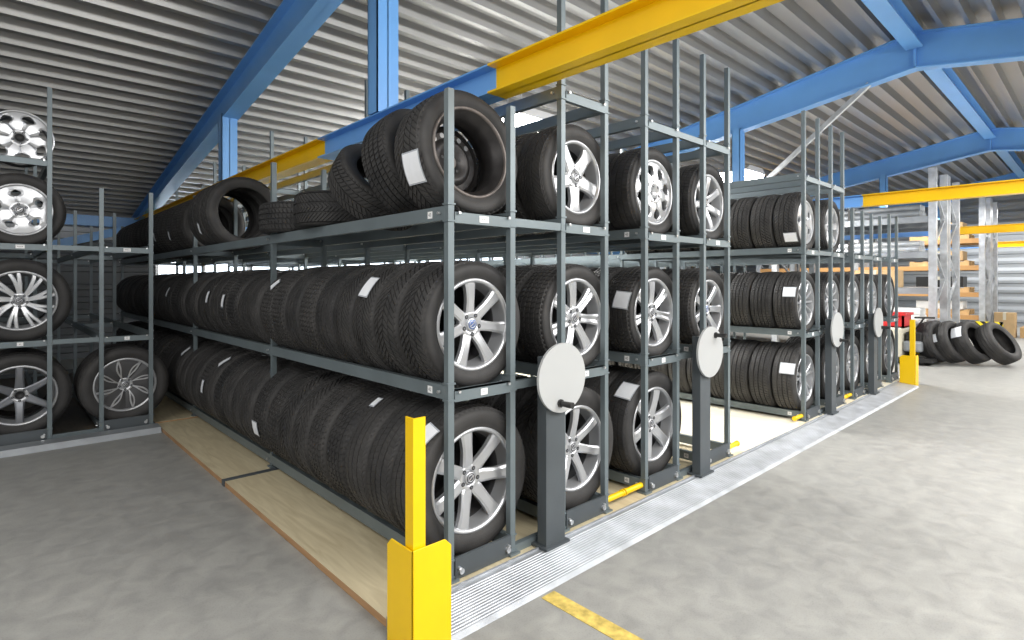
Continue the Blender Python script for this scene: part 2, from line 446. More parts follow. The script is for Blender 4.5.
# ------------------------------------------------------------------ rack geometry constants
PY = [1.987, 4.070, 6.153, 8.236, 10.319]
LV = [.120, .895, 1.685]
TOPZ = 2.385
LX = {1: 1.660, 2: 2.395, 3: 3.170, 4: 3.900, 5: 5.815, 6: 6.560, 7: 7.275, 8: 8.005, 9: 8.80}
HWD = .185
TR = {0: .345, 1: .305, 2: .300}
def zc(level_z, Rt): return level_z+math.sqrt(Rt*Rt-.168**2)+.001

def cprofile_post(x, y, top, openx, m, levels):
    mb = MB(); a = .0160; t = .004
    pts = [(-a, -a), (a, -a), (a, a), (a*.4, a), (a*.4, a-t), (a-t, a-t), (a-t, -a+t), (-a+t, -a+t), (-a+t, a-t), (-a*.4, a-t), (-a*.4, a), (-a, a)]
    mb.prism([(x+p, y+q) for p, q in pts], 'z', .035, top, m)
    for lz in levels:
        mb.box(x-.021, x+.021, y-.021, y+.021, lz-.070, lz-.062, m)
        mb.box(x-.021, x+.021, y-.021, y+.021, lz+.004, lz+.012, m)
        mb.cyl((x+openx*.036, y-.024, lz-.03), (x+openx*.036, y-.034, lz-.03), .007, M['bolt'], 8)
        mb.cyl((x-.022, y+.04, lz-.03), (x-.034, y+.04, lz-.03), .007, M['bolt'], 8)
    mb.box(x-.032, x+.032, y-.035, y+.035, .035, .045, m)
    return mb

def build_rack(label, lanes, tops, frames, ys, levels=LV, crank=None, bumpers=(), stickers=True, bridge=True, frametop=TOPZ, platform=True, group='tyre storage racks'):
    x0 = lanes[0]-HWD
    root = thing('tyre_rack', label, 'storage rack', (x0, ys[0], .035), group=group)
    inv = Vector((-x0, -ys[0], -.035))
    def P(name, mb):
        return mb.build(name, root, inv)
    for li, X in enumerate(lanes):
        for s in (-1, 1):
            lv = list(levels)+([frametop] if frames[li] else [])
            for k, y in enumerate(ys):
                P('post', cprofile_post(X+s*HWD, y, tops[li], -s, M['rack'], lv))
            for q, lz in enumerate(lv):
                mb = MB(); hh = .062
                xx = X+s*HWD
                mb.box(xx-.0165, xx+.0165, ys[0]+.01, ys[-1], lz-hh, lz, M['rack'])
                P('shelf_beam', mb)
        for q, lz in enumerate(list(levels)+([frametop] if frames[li] else [])):
            for k, y in enumerate(ys):
                mb = MB()
                if q == 0:
                    if k == 0:
                        mb.box(X-HWD+.018, X+HWD-.018, y-.024, y-.010, .040, .135, M['rackdark'])
                        for sx in (-1, 1):
                            mb.cyl((X+sx*(HWD-.045), y-.024, .075), (X+sx*(HWD-.045), y-.038, .075), .013, M['bolt'], 12)
                        P('base_plate', mb); continue
                    mb.box(X-HWD+.018, X+HWD-.018, y-.02, y+.02, .045, .095, M['rackdark'])
                else:
                    zt = lz-.022
                    mb.box(X-HWD+.018, X+HWD-.018, y-.020, y+.006, zt-.052, zt, M['rack'])
                    mb.box(X-HWD+.018, X+HWD-.018, y-.020, y+.020, zt-.004, zt, M['rack'])
                P('cross_beam', mb)
    if bridge:
        for a, b in zip(lanes[:-1], lanes[1:]):
            lv2 = [.10]+list(levels[1:])+([frametop] if (frames[0] and frames[-1]) else [])
            for q, lz in enumerate(lv2):
                for y in (ys[0], ys[-1]):
                    mb = MB(); mb.box(a+HWD+.018, b-HWD-.018, y-.014, y+.014, lz-.066, lz-.026, M['rack']); P('bridge_beam', mb)
    if stickers:
        for li, X in enumerate(lanes):
            for q, lz in enumerate(list(levels)):
                # side sticker
                mb = MB(); xx = X-HWD-.0175; yy = ys[0]+.12
                mb.box(xx-.0008, xx, yy-.018, yy+.018, lz-.048, lz-.016, M['sticker'])
                vs, fs = text_mesh('%d' % (41+li*2+q), .022)
                mb.add([(xx-.0015, yy-v.x, lz-.032+v.y) for v in vs], fs, M['ink'])
                P('shelf_label', mb)
                if q:
                    mb = MB(); yy = ys[0]-.0205; zz = lz-.048; xc = X
                    w = .028 if q == 2 else .020
                    mb.box(xc-w, xc+w, yy-.0008, yy, zz-.015, zz+.015, M['sticker'])
                    vs, fs = text_mesh('41012' if q == 2 else '41', .014)
                    mb.add([(xc+v.x, yy-.0015, zz+v.y) for v in vs], fs, M['ink'])
                    P('shelf_label', mb)
    if crank is not None:
        for (cx, ktheta) in crank:
            mb = MB(); mb.box(cx-.068, cx+.068, 1.885, 1.945, .045, .98, M['rackdark'])
            mb.box(cx-.085, cx+.085, 1.865, 1.985, .040, .052, M['rackdark'])
            P('crank_column', mb).data.name = 'crank_column'
            mb = MB(); dz = .875; dx = cx+.022
            mb.cyl((dx, 1.856, dz), (dx, 1.870, dz), .172, M['disc'], 64)
            mb.cyl((dx, 1.868, dz), (dx, 1.892, dz), .03, M['black'], 20)
            d = P('crank_disc', mb)
            mb = MB(); kx = dx+.125*math.cos(ktheta); kz = dz+.125*math.sin(ktheta)
            mb.cyl((kx, 1.857, kz), (kx, 1.846, kz), .020, M['black'], 16)
            mb.cyl((kx, 1.848, kz), (kx, 1.775, kz), .013, M['black'], 16, .016)
            k = mb.build('handle', d)
            k['label'] = 'black turning handle'
    for (xa, xb) in bumpers:
        mb = MB(); mb.cyl((xa, 2.0, .085), (xb, 2.0, .085), .018, M['yellow'], 16)
        mb.cyl((min(xa, xb)-.002 if xa > xb else max(xa, xb)-.01, 2.0, .085), (min(xa, xb)+.01 if xa > xb else max(xa, xb)+.002, 2.0, .085), .022, M['yellow'], 16)
        b = P('bumper_rod', mb); b['label'] = 'yellow bumper rod'
    return root

YB = PY
build_rack('grey rack of two tyre lanes, nearest the wooden boards', [LX[1], LX[2]], [2.20, 2.97], [0, 1], PY, crank=[(2.056, R_(-100))], bumpers=[(2.60, 2.775)])
build_rack('grey rack of two tyre lanes bordering the open aisle, with second crank disc', [LX[3], LX[4]], [2.97, 2.97], [1, 1], PY, crank=[(3.560, R_(62))], bumpers=[(2.965, 2.79), (4.105, 4.28)])
build_rack('grey rack of two tyre lanes just beyond the open aisle, with third crank disc', [LX[5], LX[6]], [2.97, 2.97], [1, 1], PY, crank=[(6.15, R_(-60))], bumpers=[(5.61, 5.44), (6.765, 6.91)])
build_rack('low grey rack of two tyre lanes with the farthest crank disc', [LX[7], LX[8]], [2.18, 2.18], [0, 0], PY, crank=[(7.60, R_(-30))], bumpers=[(7.07, 6.93)])
build_rack('single grey tyre rack lane at the far end by the distant yellow guard', [LX[9]], [2.24], [0], PY)
LYS = [6.035, 8.1, 10.2]
build_rack('grey rack with bare alloy rim on top, at left edge behind its own metal sill', [.175, .895], [2.97, 2.17], [1, 0], LYS)

# ------------------------------------------------------------------ tyres on racks
LANE = {1: 'lane nearest the wooden boards', 2: 'lane right of the nearest crank disc', 3: 'lane left of the second crank disc',
        4: 'lane right of the second crank disc', 5: 'first lane beyond the open aisle', 6: 'lane right of the third crank disc',
        7: 'lane left of the farthest crank disc', 8: 'lane right of the farthest crank disc', 9: 'last lane by the far yellow guard'}
LVN = ['bottom', 'middle', 'top']
def slots(ys=PY, per=9):
    out = []
    for a, b in zip(ys[:-1], ys[1:]):
        s = a+.028; e = b-.028; st = (e-s)/per
        out += [s+st*(i+.5) for i in range(per)]
    return out
SL = slots()
TAGS = {}
def addtag(lane, lvl, px, py, w=.085, l=.115, tilt=0.):
    Rt = TR[lvl]; X = LX[lane]; z0 = zc(LV[lvl], Rt); d = ray(px, py)
    ox, oz = -X, HC-z0
    a = d.x*d.x+d.z*d.z; b = 2*(ox*d.x+oz*d.z); c = ox*ox+oz*oz-Rt*Rt
    disc = b*b-4*a*c
    if disc < 0: t = -b/(2*a)
    else: t = (-b-math.sqrt(disc))/(2*a)
    y = d.y*t; x = d.x*t-X; z = HC+d.z*t-z0
    phi = math.atan2(z, x)
    i = min(range(len(SL)), key=lambda k: abs(SL[k]-y))
    TAGS.setdefault((lane, lvl, i), []).append((phi, max(-.05, min(.05, y-SL[i])), w, l, tilt))
for a in [(1,1,369,287,.10,.14,.1),(1,1,275,283,.07,.10,.6),(1,1,225,301,.06,.12,0),(1,1,208,297,.06,.12,0),(1,1,168,292,.06,.12,.3),
          (1,0,432,437,.11,.12,.3),(1,0,371,401,.05,.08,0),(1,0,256,428,.10,.12,0),(1,0,225,362,.06,.14,.6),(1,0,203,386,.06,.13,0),(1,0,188,352,.07,.13,.4),
          (3,1,622,300,.12,.13,.1),(3,0,628,391,.13,.14,.1),(4,1,0,0,.1,.1,0),(5,2,793,237,.12,.115,0),(5,1,792,292,.12,.115,0),(5,0,787,367,.14,.125,0)]:
    if a[2]: addtag(*a)
pats = ['v', 'block', 'rib', 'wave', 'plain']
def place_tyre(lane, lvl, i, y, Rt=None, pat='block', tilt=(0, 0, 0), z=None, label=None, x=None, W=.213, rr=None, tags=()):
    Rt = Rt or TR[lvl]; rr = rr or Rt-.105
    z = zc(LV[lvl], Rt) if z is None else z
    o = link('tyre', tyre(Rt, rr, W, pat), None, (LX[lane] if x is None else x, y, z), tilt)
    has = tags or TAGS.get((lane, lvl, i), ())
    if label is None:
        label = 'black tyre%s, %s from the front, %s shelf, %s' % (' with white tag' if has else '', ordn(i), LVN[lvl], LANE[lane])
    tag(o, label, 'tyre', 'black tyres on the %s shelf, %s' % (LVN[lvl], LANE[lane]))
    for (phi, yo, w, l, tl) in has: paper_tag(o, Rt, phi, yo, w, l, tl)
    return o

# front wheels : (lane, level, style, Rt, rr, pattern, label)
FW = {
 (1,0): ('seven_wide', .345, .236, 'rib', 'car wheel with seven-spoke silver rim, bottom shelf behind the near yellow guard'),
 (1,1): ('seven_mid', .305, .208, 'v', 'seven-spoke silver wheel with blue centre cap, middle shelf left of nearest crank disc'),
 (2,0): ('seven_b', .345, .228, 'v', 'silver seven-spoke wheel on bottom shelf just right of the nearest crank column'),
 (2,1): ('seven_groove', .305, .212, 'block', 'silver wheel with grooved spokes directly above the nearest crank disc'),
 (2,2): ('five_wide', .300, .197, 'wave', 'bright five-spoke wheel on top shelf, first right of the black steel wheel'),
 (3,0): ('six_wide', .345, .232, 'rib', 'six-spoke silver wheel on bottom shelf just left of the second crank column'),
 (3,1): ('seven_groove', .305, .215, 'block', 'silver wheel with grooved spokes, middle shelf just left of second crank disc'),
 (3,2): ('eight_cover', .300, .205, 'rib', 'wheel with white slotted cover on top shelf, second of three right of steel wheel'),
 (4,1): ('seven_mid', .305, .208, 'block', 'silver wheel behind the second crank disc on the middle shelf'),
 (4,2): ('seven_b', .300, .205, 'rib', 'silver wheel on top shelf at the open aisle, right of white slotted cover'),
 (5,0): ('twin', .335, .225, 'rib', 'twin-spoke wheel with plain black tyre, bottom shelf beyond the open aisle'),
 (5,1): ('multi', .305, .215, 'block', 'many-spoked silver wheel, middle shelf first beyond the open aisle'),
 (5,2): ('five_slot', .300, .205, 'v', 'silver wheel with holed disc face, top shelf first beyond the open aisle'),
 (6,0): ('seven_mid', .335, .225, 'block', 'silver wheel on bottom shelf right of the third crank column'),
 (6,1): ('multi', .305, .215, 'block', 'many-spoked silver wheel on middle shelf above the third crank disc'),
 (6,2): ('six_wide', .300, .205, 'v', 'silver wheel on top shelf above the third crank disc'),
 (7,0): ('six_wide', .335, .225, 'block', 'silver wheel on bottom shelf left of the farthest crank column'),
 (7,1): ('seven_b', .305, .215, 'block', 'silver wheel on middle shelf left of the farthest crank disc'),
 (8,0): ('seven_mid', .335, .225, 'block', 'silver wheel on bottom shelf right of the farthest crank column'),
 (8,1): ('twin', .305, .215, 'block', 'silver wheel on middle shelf right of the farthest crank disc'),
 (9,0): ('six_dark', .335, .225, 'block', 'dark wheel on bottom shelf of the last lane by the far yellow guard'),
 (9,1): ('six_dark', .305, .215, 'block', 'dark wheel on middle shelf of the last lane by the far yellow guard'),
}
for (ln, lv), (sty, Rt, rr, pat, lab) in FW.items():
    y = SL[0]; t, ty = wheel(lab, LX[ln], y, zc(LV[lv], Rt), Rt, rr, sty, pat, .213, rot=random.uniform(-.12, .12) if ln > 1 else 0, group='wheels facing the front of the racks')
    for (phi, yo, w, l, tl) in TAGS.get((ln, lv, 0), ()):
        paper_tag(ty, Rt, phi, yo, w, l, tl)

# lane 1 full rows
p0 = ['rib','rib','rib','block','block','v','v','block','block']
p1 = ['v','v','wave','wave','rib','block','plain','block','block']
for lv in (0, 1):
    run = (p0 if lv == 0 else p1)
    for i in range(1, 36):
        pat = run[i % 9] if i < 9 else random.choice(['block', 'rib', 'v', 'wave', 'block'])
        dr = random.choice([0, 0, -.006, -.012]) if i > 2 else 0
        place_tyre(1, lv, i, SL[i], TR[lv]+dr, pat, (random.uniform(-.02, .02), random.uniform(0, 6), random.uniform(-.02, .02)) if (1, lv, i) not in TAGS else (0, 0, 0))
# lane 1 top shelf
zt = LV[2]
e = thing('car_wheel', 'large tyre on black steel rim showing its holed inner face, near end of top shelf', 'wheel', (1.665, 2.165, zc(zt, .31)-.31), group='wheels facing the front of the racks')
R3 = Euler((R_(-7), 0, R_(0)))
ty = link('tyre', tyre(.31, .212, .225, 'v'), e, (0, 0, .315), R3)
mb = MB(); R = .212; h = .1125
mb.lathe_y([(-h*.84, R+.010), (-h*.9, R+.006), (-h*.84, R-.004), (-h*.6, R-.012), (-h*.5, R-.030), (h*.2, R-.032), (h*.5, R-.012), (h*.84, R-.004), (h*.88, R+.010)], M['steelrim'], 96)
mb.lathe_y([(-h*.86, R+.011), (-h*.95, R+.007), (-h*.92, R-.003), (-h*.84, R-.005)], M['rust'], 96)
# disc with holes: ring of plates
dy = h*.6
mb.lathe_y([(dy+.01, R-.03), (dy, .150), (dy-.004, .150)], M['steelrim'], 72)
nh = 16
for s in range(nh):
    a0 = 2*PI*s/nh; a1 = 2*PI*(s+.5)/nh; a2 = 2*PI*(s+1)/nh
    def pt(a, r): return (r*math.cos(a), dy, r*math.sin(a))
    mb.add([pt(a0, .120), pt(a1, .120), pt(a1, .152), pt(a0, .152)], [(0,1,2,3)], M['steelrim'])
    mb.cyl((.136*math.cos((a1+a2)/2), dy+.012, .136*math.sin((a1+a2)/2)), (.136*math.cos((a1+a2)/2), dy+.001, .136*math.sin((a1+a2)/2)), .0155, M['silver'] if s in (2,3,4,5,1) else M['hole'], 18)
    n = 8; ring = []
    # plate around the hole
    for q in range(n+1):
        pass
    am = (a1+a2)/2; hr = .0135; cx, cz = .136*math.cos(am), .136*math.sin(am)
    inner = [(cx+hr*math.cos(2*PI*q/16), dy, cz+hr*math.sin(2*PI*q/16)) for q in range(16)]
    outer = []
    for q in range(16):
        ang = 2*PI*q/16; dx, dz = math.cos(ang), math.sin(ang)
        # project to annular sector box
        rr_, tt = dx*math.cos(am)+dz*math.sin(am), -dx*math.sin(am)+dz*math.cos(am)
        m_ = max(abs(rr_)/.016, abs(tt)/(.136*(a2-a1)/2)); rr_, tt = rr_/m_, tt/m_
        rad = .136+rr_; aa = am+tt/.136
        outer.append((rad*math.cos(aa), dy, rad*math.sin(aa)))
    mb.add(inner+outer, [(q, (q+1) % 16, 16+(q+1) % 16, 16+q) for q in range(16)], M['steelrim'])
mb.lathe_y([(dy, .121), (dy-.016, .105), (dy-.020, .085), (dy-.006, .070), (dy-.004, .036), (dy+.016, .034)], M['steelrim'], 64)
for q in range(5):
    a = 2*PI*q/5+.3; mb.cyl((.054*math.cos(a), dy-.008, .054*math.sin(a)), (.054*math.cos(a), dy-.004, .054*math.sin(a)), .009, M['hole'], 14)
mb.lathe_y([(dy-.004, .034), (dy-.006, .028), (dy-.006, .0001)], M['rust'], 24)
rm = mb.build('rim', e, (0, 0, .315), R3)
rm['label'] = 'black steel rim with round holes and worn lip'
paper_tag(ty, .312, R_(199), -.045, .13, .17, .12)
def free_tyre(label, loc, rot, Rt=.30, pat='block', W=.213, rr=None, tags=(), group=None):
    o = link('tyre', tyre(Rt, rr or Rt-.105, W, pat), None, loc, rot)
    tag(o, label, 'tyre', group)
    for t_ in tags: paper_tag(o, Rt, *t_)
    return o
G1 = 'black tyres on the top shelf, lane nearest the wooden boards'
free_tyre('upright tyre leaning back behind the black steel wheel, near end of top shelf', (1.655, 2.52, zt+.278), (R_(-17), 0, R_(10)), .295, 'block', .205, None, (), G1)
free_tyre('tyre leaning steeply back on top shelf between leaning tyre and flat-lying tyre', (1.65, 2.89, zt+.215), (R_(-42), 0, R_(6)), .285, 'v', .20, None, (), G1)
free_tyre('tyre lying flat on the top shelf, nearer of the two lying down', (1.655, 3.36, zt+.108), (R_(90), 0, 0), .30, 'wave', .21, None, (), G1)
free_tyre('tyre lying flat on the top shelf, farther of the two lying down', (1.655, 3.975, zt+.108), (R_(90), 0, .7), .30, 'block', .21, None, (), G1)
k = 0
SL2 = [5.34, 5.565, 5.79] + [s for s in slots([6.153, 8.236, 10.319], 9)]
for y in SL2:
    tg = ()
    if k == 1: tg = ((R_(205), -.02, .05, .13, .5),)
    if k == 5: tg = ((R_(200), 0, .05, .12, .5),)
    if k == 8: tg = ((R_(195), 0, .05, .12, .3),)
    lab = 'tyre%s, %s of upright far row, top shelf, %s' % (', pale tag' if tg else '', ordn(k), 'lane nearest wooden boards')
    if k == 0: lab = 'open hollow tyre facing out, first of the upright far row on the top shelf'
    place_tyre(1, 2, k, y, .325 if k < 3 else .303, 'plain' if k < 3 else 'block', (random.uniform(-.05, .05) if k > 3 else 0, 0 if tg else random.uniform(0, 6), 0), label=lab, rr=.225 if k < 3 else .205, tags=tg, W=.21)
    k += 1
# lanes 2..9, tyres behind the front wheels
DEPTH = {(2,0): 3, (2,1): 3, (2,2): 4, (3,0): 3, (3,1): 3, (3,2): 3, (4,0): 1, (4,1): 5, (4,2): 4,
         (5,0): 12, (5,1): 12, (5,2): 9, (6,0): 2, (6,1): 2, (6,2): 4, (7,0): 2, (7,1): 2, (8,0): 2, (8,1): 2, (9,0): 2, (9,1): 2}
for (ln, lv), n in DEPTH.items():
    if (ln, lv) == (4, 0): continue
    for i in range(1, n):
        pat = {5: ['rib', 'block', 'v'][lv]}.get(ln, random.choice(['block', 'rib', 'wave']))
        Rt = TR[lv]-(.010 if lv == 0 and ln > 3 else 0)
        place_tyre(ln, lv, i, SL[i], Rt, pat, (0, random.uniform(0, 6), 0) if (ln, lv, i) not in TAGS else (0, 0, 0))

# left rack wheels
GL = 'wheels on the left-edge rack'
lx = .175; ly = LYS[0]+.028+.11
t, ty = wheel('dark six-spoke wheel on bottom shelf at the left edge', lx, ly, zc(.12, .345), .345, .236, 'six_dark', 'rib', group=GL)
t, ty = wheel('wheel with many slanted twin spokes, middle shelf at the left edge', lx, ly, zc(.895, .345), .345, .236, 'ten_twin', 'rib', group=GL)
t, ty = wheel('wheel with five-slot silver disc face on upper shelf at the left edge', lx, ly, zc(1.685, .305), .305, .205, 'five_slot', 'rib', group=GL)
t, ty = wheel('black and silver turbine-pattern wheel on bottom shelf beside the wooden boards', .895, ly, zc(.12, .345), .345, .232, 'turbine', 'rib', group=GL)
rt = thing('alloy_rim', 'bare silver rim without tyre on top of the left-edge rack', 'rim', (lx, ly, TOPZ-.06))
zz = math.sqrt(.222**2-.168**2)+.062
add_rim(rt, 'seven_hole', .213, .2).location = (0, 0, zz)
for (lz, nm, n, Rt, X, ln_) in ((.12, 'bottom', 3, .345, .175, 'left-edge lane'), (.895, 'middle', 3, .345, .175, 'left-edge lane'), (1.685, 'upper', 2, .305, .175, 'left-edge lane'), (.12, 'bottom', 2, .345, .895, 'lane beside the wooden boards')):
    for i in range(1, n):
        o = link('tyre', tyre(Rt, Rt-.11, .213, 'rib'), None, (X, ly+.23*i, zc(lz, Rt)), (0, i*.7, 0))
        tag(o, 'black tyre, %s from front, %s shelf of left rack, %s' % (ordn(i), nm, ln_), 'tyre', 'tyres behind the wheels of the left rack')

# ------------------------------------------------------------------ platform, rails, strips
mb = MB()
def board(x0, x1, y0, y1, name, label, m='ply', edge='plyedge', z1=.035, groupn='floor boards'):
    mb = MB(); mb.box(x0, x1, y0, y1, z1-.002, z1, M[m]); mb.box(x0, x1, y0, y1, .001, z1-.002, M[edge])
    return tag(mb.build(name), label, 'board', groupn)
board(1.13, 4.10, 1.93, 3.985, 'plywood_board', 'pale plywood floor board nearest the yellow guard, under the tyre rack')
board(1.13, 4.10, 4.045, 6.05, 'plywood_board', 'pale plywood floor board beyond the steel joint, reaching the left sill', z1=.035)
board(1.13, 4.10, 6.11, 10.6, 'plywood_board', 'shaded plywood floor board behind the left sill, under the racks')
board(-.6, 1.125, 5.98, 10.6, 'plywood_board', 'dark shaded floor board under the left-edge rack', 'plyshade', 'plyshade')
board(4.105, 9.2, 1.93, 3.985, 'aisle_board', 'bright cream floor board of the open aisle between racks', 'plyaisle')
board(4.105, 9.2, 4.045, 10.6, 'aisle_board', 'bright cream floor board deeper in the open aisle', 'plyaisle')
mb = MB(); mb.box(1.125, 9.2, 3.99, 4.04, .001, .037, M['rackdark']); mb.box(1.125, 9.2, 4.008, 4.022, .037, .041, M['rackdark'])
tag(mb.build('guide_rail'), 'dark steel guide rail joining the plywood boards and running under the racks', 'rail')
# front ribbed aluminium sill
def sill(x0, x1, y0, y1, label):
    mb = MB(); n = 13
    mb.prism([(y0, .001), (y0+.02, .016), (y1-.02, .036), (y1, .036), (y1, .001)], 'x', x0, x1, M['alu'])
    w = (y1-y0-.05)/n
    for i in range(n):
        a = y0+.025+i*w; z = .016+(a-y0-.02)/(y1-y0-.04)*.020
        mb.prism([(a, z-.001), (a+w*.2, z+.0035), (a+w*.55, z+.0045), (a+w*.75, z)], 'x', x0, x1, M['alu'])
    mb.box(x0, x1, y1-.006, y1+.004, .001, .044, M['alu'])
    return tag(mb.build('metal_sill'), label, 'sill')
sill(1.13, 8.70, 1.675, 1.925, 'long ribbed aluminium floor sill running along the front of the racks')
mb = MB(); mb.prism([(5.80, .001), (5.82, .05), (5.97, .055), (5.97, .001)], 'x', -1.2, 1.12, M['sillgrey']); 
tag(mb.build('metal_sill'), 'dull metal floor sill in front of the left-edge rack', 'sill')
# yellow floor line
mb = MB(); mb.box(1.72, 1.80, -3.5, 1.66, .0005, .002, M['yline']); tag(mb.build('floor_line'), 'worn yellow line painted on the concrete in front of the sill', 'marking')

# ------------------------------------------------------------------ yellow corner guards
def guard(x, y, label, s=1.):
    r = thing('corner_guard', label, 'guard', (x, y, 0), (0, 0, 0))
    t = .006
    # tall angle, vertex towards the viewer (-x,-y)
    mb = MB(); a = .052
    mb.prism([(0, 0), (a, 0), (a, t), (t, t), (t, a), (0, a)], 'z', 0, .862, M['yellow']); mb.build('tall_angle', r, (.012, .012, 0))
    # wide skirt with chamfered tops
    b = .172; hz = .395; c = .028
    mb = MB()
    mb.prism([(0, 0), (b, 0), (b, hz-c), (b-c, hz), (0, hz-.0)], 'y', 0, t, M['yellow'])
    mb.prism([(0, 0), (b, 0), (b, hz-c), (b-c, hz), (0, hz-.0)], 'x', 0, t, M['yellow'])
    o = mb.build('skirt', r, (0, 0, 0)); bevel(o, .0015, 1)
    return r
guard(1.09, 1.685, 'yellow steel corner guard in the foreground, at the near end of the sill')
g2 = guard(8.71, 1.72, 'small distant yellow corner guard at the far end of the sill')

# ------------------------------------------------------------------ roof
YR = 1.67; ZR = 4.48; SLP = .178
def roofz(y): return ZR-SLP*abs(y-YR)
Y0, Y1 = -7.0, 12.45; XW0, XW1 = -5.0, 23.0
def deck(ya, yb, name):
    pitch = .25; prof = []; y = ya; n = int(abs(yb-ya)/pitch); s = 1 if yb > ya else -1
    for i in range(n+1):
        y = ya+s*i*pitch
        for dy, dz in ((0, 0), (.048, 0), (.075, .11), (.223, .11)):
            yy = y+s*dy
            prof.append((yy, roofz(yy)+dz))
            
        prof.append((y+s*.25, roofz(y+s*.25)))
    mb = MB(); L = len(prof)
    xs = [XW0+(XW1-XW0)*i/8 for i in range(9)]
    vs = [(x, y, z) for x in xs for y, z in prof]
    fs = [(a*L+i, a*L+i+1, (a+1)*L+i+1, (a+1)*L+i) for a in range(8) for i in range(L-1)]
    mb.add(vs, fs, M['deck']); return struct(mb.build(name))
deck(YR, Y1, 'ceiling'); deck(YR, Y0, 'ceiling')
RX = [2.0, 8.5, 14.9, 21.2]
desc = ['the nearest, crossing the dark left roof', 'second, peaking at upper right', 'third, peaking below the second at right', 'farthest, at the right edge']
for i, X in enumerate(RX):
    fw = .17; d = .009
    def zt_(y): return roofz(y)-.004
    def zb_(y):
        k = abs(y-YR)/(Y1-YR); return roofz(y)-.46+.24*min(1, k)
    mb = MB()
    for ys in ((YR, Y1), (YR, Y0)):
        a, b = ys
        for (f, th) in ((zt_, -.016), (zb_, .016)):
            pts = [(a, f(a)), (b, f(b)), (b, f(b)+th), (a, f(a)+th)]
            mb.prism(pts, 'x', X-fw/2, X+fw/2, M['blue'])
        pts = [(a, zt_(a)), (b, zt_(b)), (b, zb_(b)), (a, zb_(a))]
        mb.prism(pts, 'x', X-d/2, X+d/2, M['blue'])
    # end plate at ridge
    mb.box(X-fw/2, X+fw/2, YR-.012, YR+.012, zb_(YR), zt_(YR), M['blue'])
    tag(mb.build('roof_rafter'), 'sloping blue steel roof rafter, '+desc[i], 'beam', 'blue roof rafters')
rd = ['ridge beam between the nearest and second rafters', 'ridge beam between second and third rafters', 'ridge beam between third and farthest rafters']
for i in range(3):
    mb = MB(); a, b = RX[i]+.09, RX[i+1]-.09
    mb.box(a, b, YR-.09, YR+.09, ZR-.225, ZR-.210, M['blue']); mb.box(a, b, YR-.09, YR+.09, ZR-.03, ZR-.012, M['blue']); mb.box(a, b, YR-.005, YR+.005, ZR-.22, ZR-.02, M['blue'])
    tag(mb.build('ridge_beam'), 'blue '+rd[i], 'beam', 'blue ridge beams')
# crane-style girders along Y under rafters
GB, GT, GW = 2.347, 2.503, .135
gl = ['yellow and blue girder running over the nearest tyre racks', 'yellow and blue girder above the far end racks', 'yellow girder crossing the far galvanised shelving, upper of two', 'farthest yellow girder, lowest one at right edge']
for i, X in enumerate(RX):
    x = X-.012 if i == 0 else X-.02
    r = thing('ceiling_girder', gl[i], 'girder', (x, Y0+.2, GB), group='yellow and blue girders')
    for (a, b, m, nm) in ((Y0+.2, 2.25, 'yellow', 'yellow_section'), (2.25, 4.35, 'blue', 'blue_section'), (4.35, 12.2, 'yellow', 'yellow_section')):
        mb = MB(); m = M[m]
        mb.box(x-GW/2, x+GW/2, a, b, GB, GB+.010, m); mb.box(x-GW/2, x+GW/2, a, b, GT-.010, GT, m); mb.box(x-.004, x+.004, a, b, GB, GT, m)
        mb.build(nm, r, (-x, -(Y0+.2), -GB))
# stub columns between girder and rafter
cols = [(0, 3.37), (0, 6.83), (1, 3.88), (2, 3.47), (3, 3.5), (1, 7.4), (2, 7.4)]
cl = ['blue hanger column nearest, standing on the blue girder section', 'blue hanger column below the dark left rafter, farther one', 'blue hanger column under the second rafter', 'blue hanger column under the third rafter', 'blue hanger column under the farthest rafter', 'blue hanger column deeper under the second rafter', 'blue hanger column deeper under the third rafter']
for (i, y), lab in zip(cols, cl):
    X = RX[i]-.012; y += .07
    zb = roofz(y)-.44+.24*abs(y-YR)/(Y1-YR)+.03; mb = MB(); w = .165/2; h = .13/2
    mb.box(X-w, X+w, y-h, y-h+.010, GT, zb, M['blue_dark']); mb.box(X-w, X+w, y+h-.010, y+h, GT, zb, M['blue_dark']); mb.box(X-.004, X+.004, y-h, y+h, GT, zb, M['blue_dark'])
    mb.box(X-w, X-w+.008, y-h, y+h, GT, zb, M['blue_dark'])
    tag(mb.build('hanger_column'), lab, 'column', 'blue hanger columns')
mb = MB(); mb.bar((8.5, 2.18, 3.97), (8.5, 3.83, 2.62), .05, .06, M['galv']); tag(mb.build('diagonal_brace'), 'pale steel diagonal brace rising to the second blue rafter', 'brace')

# ------------------------------------------------------------------ walls
def cladding(name, axis, c, a, b, z0, z1, m, pitch=.22, sgn=-1, hole=None):
    prof = []; z = z0
    while z < z1-.001:
        for dz, d in ((0, 0), (.10, 0), (.12, .03), (.20, .03)):
            if z+dz < z1: prof.append((d*sgn, z+dz))
        z += pitch
    prof.append((0, z1)); L = len(prof); mb = MB()
    f = (lambda t, d, z: (c+d, t, z)) if axis == 'x' else (lambda t, d, z: (t, c+d, z))
    mb.add([f(t, d, z) for t in (a, b) for d, z in prof], [(i, i+1, L+i+1, L+i) for i in range(L-1)], m)
    return mb
